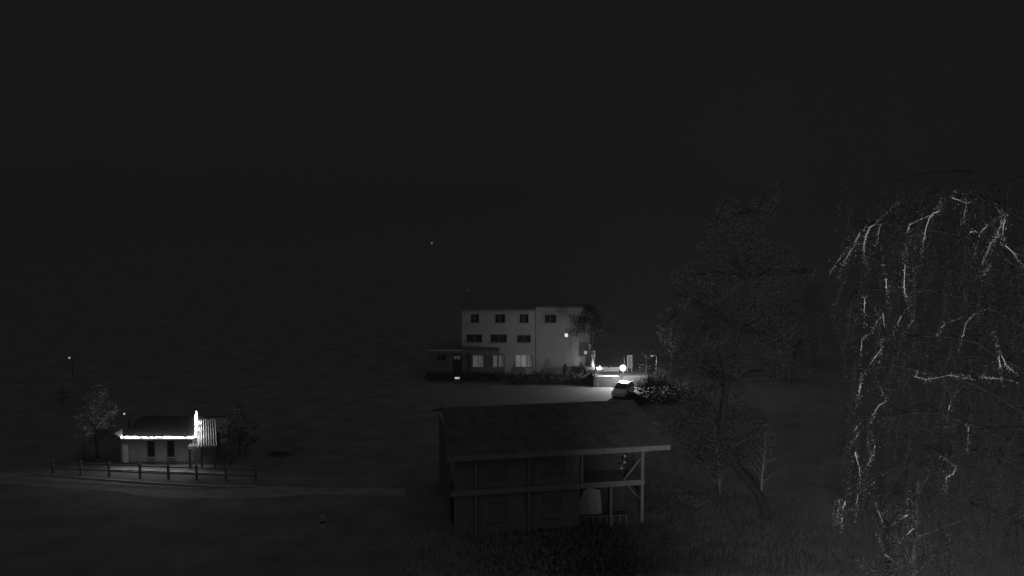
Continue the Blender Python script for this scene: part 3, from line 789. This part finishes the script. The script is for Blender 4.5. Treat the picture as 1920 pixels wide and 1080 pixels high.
# little garden shed between the houses
sa, sb = P(505, 852, 61), P(541, 852, 61)
t = thing('garden_shed', 'small dark shed with a pale roof edge right of the cottage', 'shed', (sa.x, 61, 0))
zs = P(520, 851, 61).z
m = MB(); m.box(sa.x, sb.x, 61, 62.8, -.1, zs+.3); m.build('wall', M_woodd, t)
m = MB(); m.prism([(sa.x-.15, 60.75, zs+.303), (sa.x-.15, 63, zs+.75), (sa.x-.15, 63, zs+.82), (sa.x-.15, 60.75, zs+.373)], (sb.x-sa.x+.3, 0, 0)); m.build('roof', M_darkroof, t)
m = MB(); m.box(sa.x-.15, sb.x+.15, 60.7, 60.747, zs+.28, zs+.42); m.build('roof_edge', M_wood, t)
m = MB(); m.box(sa.x+.3, sa.x+1.0, 60.95, 60.997, 0, zs+.1); m.build('door', M_timber_shade, t)

# ================================================================== FAR LAMPS
def far_lamp(px, py, Y, r, s, label):
    p = P(px, py, Y); gz = hill_z(p.x, Y)
    t = thing('far_lamp', label, 'street lamp', (p.x, Y, gz-.1), group='lone lamps far off in the dark')
    m = MB(); m.tube([(p.x+.25, Y+.2, gz-.1), (p.x+.25, Y+.2, p.z+.1), (p.x+.15, Y+.1, p.z+r+.08)], [.09, .06, .04], 6); m.build('pole', M_metal, t)
    m = MB(); m.ball(p, r, 10, 8); m.build('lens', emit('far lens %d' % px, s), t)
far_lamp(809.5, 456, 380, .5, .16, 'highest far lamp, a lone speck above the apartment house')
far_lamp(878.5, 545, 130, .12, .05, 'faint lamp speck just over the apartment house roof')
far_lamp(130, 671, 95, .12, .4, 'lone bright speck of a lamp at the far left')
far_lamp(233, 776, 64, .075, .6, 'small bright lamp dot above the left end of the cottage roof')

# ================================================================== TREES RIGHT
# tall mid tree with leaning stem
b = G(1440, 972)
t = thing('tall_tree', 'tall faint spreading tree with a leaning stem right of the veranda house', 'tree', b)
w = MB(); top_ = P(1415, 400, 50)
tp = [b, P(1425, 930, 48.3), P(1385, 880, 48.8), P(1352, 820, 49.3), P(1362, 720, 49.6), P(1385, 620, 49.8), P(1400, 520, 50), top_]
w.tube(tp, [.36, .3, .26, .22, .19, .15, .1, .03], 8)
cs = []
for px, py, rp in ((1432, 385, 34), (1462, 372, 22), (1366, 398, 30), (1340, 440, 26), (1336, 470, 36), (1400, 448, 52), (1300, 517, 34), (1278, 530, 20), (1352, 525, 46), (1440, 505, 58), (1488, 498, 32), (1512, 520, 22), (1325, 562, 42), (1400, 580, 52), (1470, 575, 46), (1288, 572, 24), (1345, 640, 52), (1430, 640, 52), (1495, 645, 44), (1530, 660, 26), (1302, 668, 34), (1262, 690, 26), (1385, 690, 40), (1460, 690, 36), (1330, 715, 30)):
    for k in range(3):
        c = P(px+rng.gauss(0, rp*.45), py+rng.gauss(0, rp*.4), 49.8+rng.gauss(0, 1.3)); cs.append((tuple(c), rp/28*rng.uniform(.45, .85)))
        st = min(tp[3:], key=lambda q: (q-c-Vector((0, 0, -1.2))).length)
        w.tube([st, st.lerp(c, .5)+Vector((0, 0, .3)), c], [.07, .04, .012], 4, False)
w.build('trunk', mat('dark stem bark', .025, .95, .4, 5, .5, spec=.03), t)
p = clump_points(cs, 640, .8); leaf_mesh('crown', p, .13*(.6+.8*nrng.random(len(p))), mat('tall tree leaf', .07, .7, .35, 3, spec=.15, trans=.3), t)
tree('young_tree', 'shorter leafy tree filling the space below the tall tree', G(1350, 925), 9.0, 3.6, .2, 80, .16, 150, M_leafd, lean=(-.6, 0))
tree('forked_tree', 'small tree with a pale forked stem right of the leaning trunk', G(1428, 955), 5.6, 1.3, .45, 22, .16, 150, M_leaf, bark=M_wood, trunk_r=.1)

# weeping birch close to the camera
YB = 20.0
tb = P(2030, 540, 21.5)
bi = thing('weeping_birch', 'near weeping birch with long drooping twigs catching the light at the right edge', 'tree', (tb.x, 21.5, 0))
w = MB(); trunk_pts = [Vector((tb.x+.25*math.sin(i*.7), 21.5+.2*math.cos(i*.9), i*2.1)) for i in range(10)]
w.tube(trunk_pts, [.3*(1-i/10.5)+.02 for i in range(10)], 9)
limb_nodes = []
for k, (px, py, zb) in enumerate(((1600, 560, 14.5), (1640, 440, 16), (1730, 370, 17), (1810, 335, 17.6), (1900, 350, 18), (1660, 640, 13), (1620, 800, 11), (1740, 700, 13.2), (1580, 950, 9), (1700, 880, 10.5), (1780, 520, 15.5), (1850, 610, 14.5), (1570, 700, 12), (1840, 830, 11))):
    e = P(px, py, 19.3+2.4*rng.random()); s0 = Vector((tb.x, 21.5, zb))
    pts = []
    for q in [i/9 for i in range(10)]:
        c = s0.lerp(e, q); c.z += 1.1*math.sin(q*math.pi*.9)*(1-.3*q); c += Vector((rng.gauss(0, .05), rng.gauss(0, .08), rng.gauss(0, .05)))
        pts.append(c)
        if q > .2: limb_nodes.append(c)
    w.tube(pts, [.06*(1-q/10)+.006 for q in range(10)], 6, False)
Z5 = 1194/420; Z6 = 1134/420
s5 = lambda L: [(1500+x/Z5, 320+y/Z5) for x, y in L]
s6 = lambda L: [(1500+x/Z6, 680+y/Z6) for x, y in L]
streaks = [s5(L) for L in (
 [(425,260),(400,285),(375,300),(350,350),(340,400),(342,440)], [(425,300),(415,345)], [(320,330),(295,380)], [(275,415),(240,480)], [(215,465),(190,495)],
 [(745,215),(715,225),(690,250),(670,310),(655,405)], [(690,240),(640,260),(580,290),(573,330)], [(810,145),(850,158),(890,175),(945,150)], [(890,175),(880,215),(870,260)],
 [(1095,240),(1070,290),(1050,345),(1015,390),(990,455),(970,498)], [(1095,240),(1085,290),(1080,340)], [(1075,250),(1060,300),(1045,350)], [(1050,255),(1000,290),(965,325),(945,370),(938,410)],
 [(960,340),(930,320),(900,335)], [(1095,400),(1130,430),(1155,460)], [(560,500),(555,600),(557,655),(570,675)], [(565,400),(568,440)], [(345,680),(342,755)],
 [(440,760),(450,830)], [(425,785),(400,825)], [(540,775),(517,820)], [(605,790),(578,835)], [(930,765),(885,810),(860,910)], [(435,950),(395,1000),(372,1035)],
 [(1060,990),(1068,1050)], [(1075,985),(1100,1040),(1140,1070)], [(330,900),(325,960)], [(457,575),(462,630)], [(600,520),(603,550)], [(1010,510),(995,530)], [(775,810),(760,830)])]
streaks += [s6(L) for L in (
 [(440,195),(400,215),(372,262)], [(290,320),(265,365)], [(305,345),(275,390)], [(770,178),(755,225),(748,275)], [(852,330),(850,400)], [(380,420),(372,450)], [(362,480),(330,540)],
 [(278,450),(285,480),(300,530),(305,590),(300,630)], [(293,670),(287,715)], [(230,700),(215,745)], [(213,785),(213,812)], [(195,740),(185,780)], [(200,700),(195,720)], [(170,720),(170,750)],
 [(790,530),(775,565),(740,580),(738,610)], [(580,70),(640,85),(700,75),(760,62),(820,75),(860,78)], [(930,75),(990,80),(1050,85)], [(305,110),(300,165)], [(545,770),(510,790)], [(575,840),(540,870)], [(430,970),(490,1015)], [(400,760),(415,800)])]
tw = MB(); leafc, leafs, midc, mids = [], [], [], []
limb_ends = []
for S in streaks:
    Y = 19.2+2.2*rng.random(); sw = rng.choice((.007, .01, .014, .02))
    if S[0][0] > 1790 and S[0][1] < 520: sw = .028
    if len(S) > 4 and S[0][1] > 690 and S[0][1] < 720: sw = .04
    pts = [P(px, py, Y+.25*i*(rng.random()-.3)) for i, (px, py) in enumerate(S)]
    # the same twig goes on, in dark bark to look unlit, up to a limb above
    first = pts[0]
    st = min(limb_nodes, key=lambda n: (n-first).length + (1.5 if n.z < first.z else 0))
    up = first.lerp(st, .5)+Vector((0, .05, .12))
    w.tube([st, up, first], [.016, .012, .008], 4, False)
    # the twig trails on with thinner leaves at both ends, fading light painted duller
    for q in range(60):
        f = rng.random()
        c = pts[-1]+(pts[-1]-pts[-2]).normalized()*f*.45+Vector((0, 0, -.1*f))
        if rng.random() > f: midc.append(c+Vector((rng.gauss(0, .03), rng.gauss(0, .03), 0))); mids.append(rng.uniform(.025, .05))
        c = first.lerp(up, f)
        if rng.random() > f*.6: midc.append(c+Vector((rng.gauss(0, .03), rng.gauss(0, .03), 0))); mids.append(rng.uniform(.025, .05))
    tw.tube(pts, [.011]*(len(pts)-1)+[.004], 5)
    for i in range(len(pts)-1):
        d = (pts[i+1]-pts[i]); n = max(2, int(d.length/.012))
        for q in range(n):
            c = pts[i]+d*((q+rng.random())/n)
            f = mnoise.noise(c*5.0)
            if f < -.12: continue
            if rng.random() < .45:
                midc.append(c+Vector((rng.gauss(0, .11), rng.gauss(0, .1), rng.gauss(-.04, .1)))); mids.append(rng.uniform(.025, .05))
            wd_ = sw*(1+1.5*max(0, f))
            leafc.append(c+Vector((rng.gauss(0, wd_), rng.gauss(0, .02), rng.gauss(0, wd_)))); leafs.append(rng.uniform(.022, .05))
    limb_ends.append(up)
# many more dark hanging twigs through the crown
dl, ds = [], []
dtw = MB()
for k in range(900):
    px = rng.uniform(1570, 2060); py = rng.uniform(340, 1080)
    if px < 1640 and rng.random() < .5: continue
    Y = rng.uniform(19.5, 23.5)
    a = P(px, py, Y); ln = rng.uniform(.5, 1.5)
    pts = [a, a+Vector((rng.uniform(-.12, .12), rng.uniform(-.1, .1), -ln*.4)), a+Vector((rng.uniform(-.15, .15), rng.uniform(-.1, .1), -ln))]
    dtw.tube(pts, [.01, .008, .004], 4, False)
    if rng.random() < .5:
        st = min(limb_nodes, key=lambda n: (n-a).length + (1.5 if n.z < a.z else 0))
        dtw.tube([st, st.lerp(a, .5)+Vector((0, 0, .15)), a], [.012, .01, .008], 4, False)
    for i in range(2):
        d = pts[i+1]-pts[i]; n = int(d.length/.018)
        for q in range(n):
            dl.append(pts[i]+d*rng.random()+Vector((rng.gauss(0, .05), rng.gauss(0, .05), rng.gauss(0, .03)))); ds.append(rng.uniform(.03, .06))
w.build('trunk', mat('birch limb bark', .012, .95, .5, 6, .3, spec=.03), bi)
tw.build('twigs_painted_lit', M_leaf_lit, bi)
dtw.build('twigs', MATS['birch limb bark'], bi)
leaf_mesh('drooping_leaves', leafc, leafs, M_leaf_lit, bi, .4, 1.5)
leaf_mesh('crown', dl, ds, M_leaf_shade, bi, .55, .8)
leaf_mesh('twig_leaves', midc, mids, mat('drooping leaf painted half lit', .1, .7, .5, 1.5, spec=.15, trans=.2), bi, .5, .8)
# leafy lower tree in the right corner
cs = [(tuple(P(1500+x/Z6, 680+y/Z6, Y)), r) for x, y, Y, r in ((410, 780, 26, .35), (470, 745, 26, .35), (545, 770, 26, .4), (620, 770, 26.5, .35), (560, 850, 25.5, .35), (430, 890, 26, .4), (470, 990, 25.5, .5), (500, 890, 26, .3), (550, 1030, 26, .4), (340, 1030, 26, .4), (620, 900, 27, .6), (700, 1000, 27, .7), (800, 900, 27, .6), (420, 1080, 25, .5), (680, 550, 26, .3), (1100, 750, 26, .4))]
t = thing('alder_tree', 'leafy young tree low in the right corner below the birch', 'tree', (P(1700, 1060, 26).x, 26, 0))
w = MB(); bb = Vector((P(1700, 1060, 26).x, 26, 0)); tt = bb+Vector((.3, 0, 9.6)); w.tube([bb, bb+Vector((.2, 0, 5)), tt], [.16, .12, .05], 7)
for c, r in cs:
    c = Vector(c); s0 = bb.lerp(tt, min(.98, max(.2, (c.z-1)/9.6))); w.tube([s0, s0.lerp(c, .5)+Vector((0, 0, .2)), c], [.04, .025, .01], 4, False)
w.build('trunk', M_barkd, t)
p = clump_points(cs, 1100); leaf_mesh('crown', p, .075*(.6+.8*nrng.random(len(p))), mat('alder leaf', .06, .7, .5, 1.5, spec=.2, trans=.25), t)

# backdrop trees, each its own
bt = [(27, 108, 11, 4.2), (35, 93, 9, 3.6), (42, 104, 12, 4.4)]
lb = ['dark tree behind the right end of the apartment house', 'dark tree right of the street lamp', 'tallest dark tree on the right behind the tall faint tree']
for (x, y, h, r), l in zip(bt, lb):
    tree('dark_tree', l, (x, y, -.1), h, r, .15, 60, .26, 70, mat('far leaf', .14, .8, .3, 3, spec=.1, trans=.35), group='dark trees in the background')

# grass (uncountable)
n = 14000
gx = nrng.normal(9, 5, n); gy = 39 + np.abs(nrng.normal(0, 9, n))
pos = np.stack([gx, gy, np.full(n, .05)], 1)
a = nrng.uniform(0, 6.283, n); hh = nrng.uniform(.08, .28, n)
keep = ~((gx > -14) & (gx < 9) & (gy > 46.2) & (gy < 60)) & ~((gx < -4) & (gy > 50.5+nrng.normal(0, .3, n)) & (gy < 57))
pos, a, hh = pos[keep], a[keep], hh[keep]; n = len(pos)
v = np.empty((n, 3, 3)); wv = .05
v[:, 0] = pos + np.stack([np.cos(a)*wv, np.sin(a)*wv, np.full(n, -.12)], 1)
v[:, 1] = pos - np.stack([np.cos(a)*wv, np.sin(a)*wv, np.full(n, .12)], 1)
v[:, 2] = pos + np.stack([np.sin(a)*.08, np.cos(a)*.08, hh], 1)
me = bpy.data.meshes.new('grass'); me.from_pydata(v.reshape(-1, 3).tolist(), [], np.arange(n*3).reshape(-1, 3).tolist()); me.materials.append(M_grass)
go = bpy.data.objects.new('grass', me); COL.objects.link(go); tag(go, 'rough meadow grass over the dark foreground', 'grass', kind='stuff')

# ================================================================== HAZE
HAZE = 0.0011
m = bpy.data.materials.new('night haze'); m.use_nodes = True
nd, lk = m.node_tree.nodes, m.node_tree.links
nd.remove(nd['Principled BSDF'])
pv = nd.new('ShaderNodeVolumePrincipled'); pv.inputs['Density'].default_value = HAZE; pv.inputs['Color'].default_value = (.28, .28, .28, 1); pv.inputs['Anisotropy'].default_value = 0.2
lk.new(pv.outputs[0], nd['Material Output'].inputs['Volume'])
hz = MB(); hz.box(-905, 905, -62, 1305, -1.2, 78); ho = hz.build('haze', m); tag(ho, 'thin night haze over the whole valley', 'haze', kind='stuff')
m.cycles.homogeneous_volume = True

# ================================================================== FLOODLIGHT ON THE CAMERA'S OWN HOUSE
spot('house_floodlight', (2.6, 0.5, 12.6), P(1660, 685, 40), 38000, 50, .6, .1)

# ================================================================== WORLD
wd = bpy.data.worlds.new('World'); scene.world = wd; wd.use_nodes = True
nd, lk = wd.node_tree.nodes, wd.node_tree.links
bg = nd['Background']
tc = nd.new('ShaderNodeTexCoord'); sx = nd.new('ShaderNodeSeparateXYZ')
lk.new(tc.outputs['Generated'], sx.inputs[0])
def ramp(sock, a, b, lo, hi):
    q = nd.new('ShaderNodeMapRange'); q.clamp = True
    for k, val in zip(('From Min', 'From Max', 'To Min', 'To Max'), (a, b, lo, hi)): q.inputs[k].default_value = val
    lk.new(sock, q.inputs['Value']); return q.outputs['Result']
ad = nd.new('ShaderNodeMath'); ad.operation = 'ADD'
lk.new(ramp(sx.outputs['Z'], .48, 1.0, .0083, .12), ad.inputs[0])      # fill added overhead, raises the ground to the sky's grey
lk.new(ramp(sx.outputs['Y'], -.1, -1.0, 0.0, .12), ad.inputs[1])       # unseen fill added behind the camera, lifts dark faces
lk.new(ad.outputs[0], bg.inputs['Color']); bg.inputs['Strength'].default_value = 1.0

# ================================================================== CAMERA
cd = bpy.data.cameras.new('Camera'); cam = bpy.data.objects.new('Camera', cd); COL.objects.link(cam)
cam.location = (0, 0, H); cam.rotation_euler = (R(90)-PIT, 0, 0)
cd.sensor_width = 36; cd.lens = 36*F/1920; cd.clip_end = 3000; cd.clip_start = .1
scene.camera = cam

vs_ = scene.view_settings
vs_.view_transform = 'Standard'; vs_.look = 'None'; vs_.exposure = 0; vs_.gamma = 1; vs_.use_curve_mapping = False
scene.cycles.use_denoising = True
scene.cycles.max_bounces = 4; scene.cycles.volume_bounces = 0; scene.cycles.diffuse_bounces = 2
scene.cycles.sample_clamp_indirect = 2.0
for o in list(bpy.data.objects):
    if '_o' in o: del o['_o']
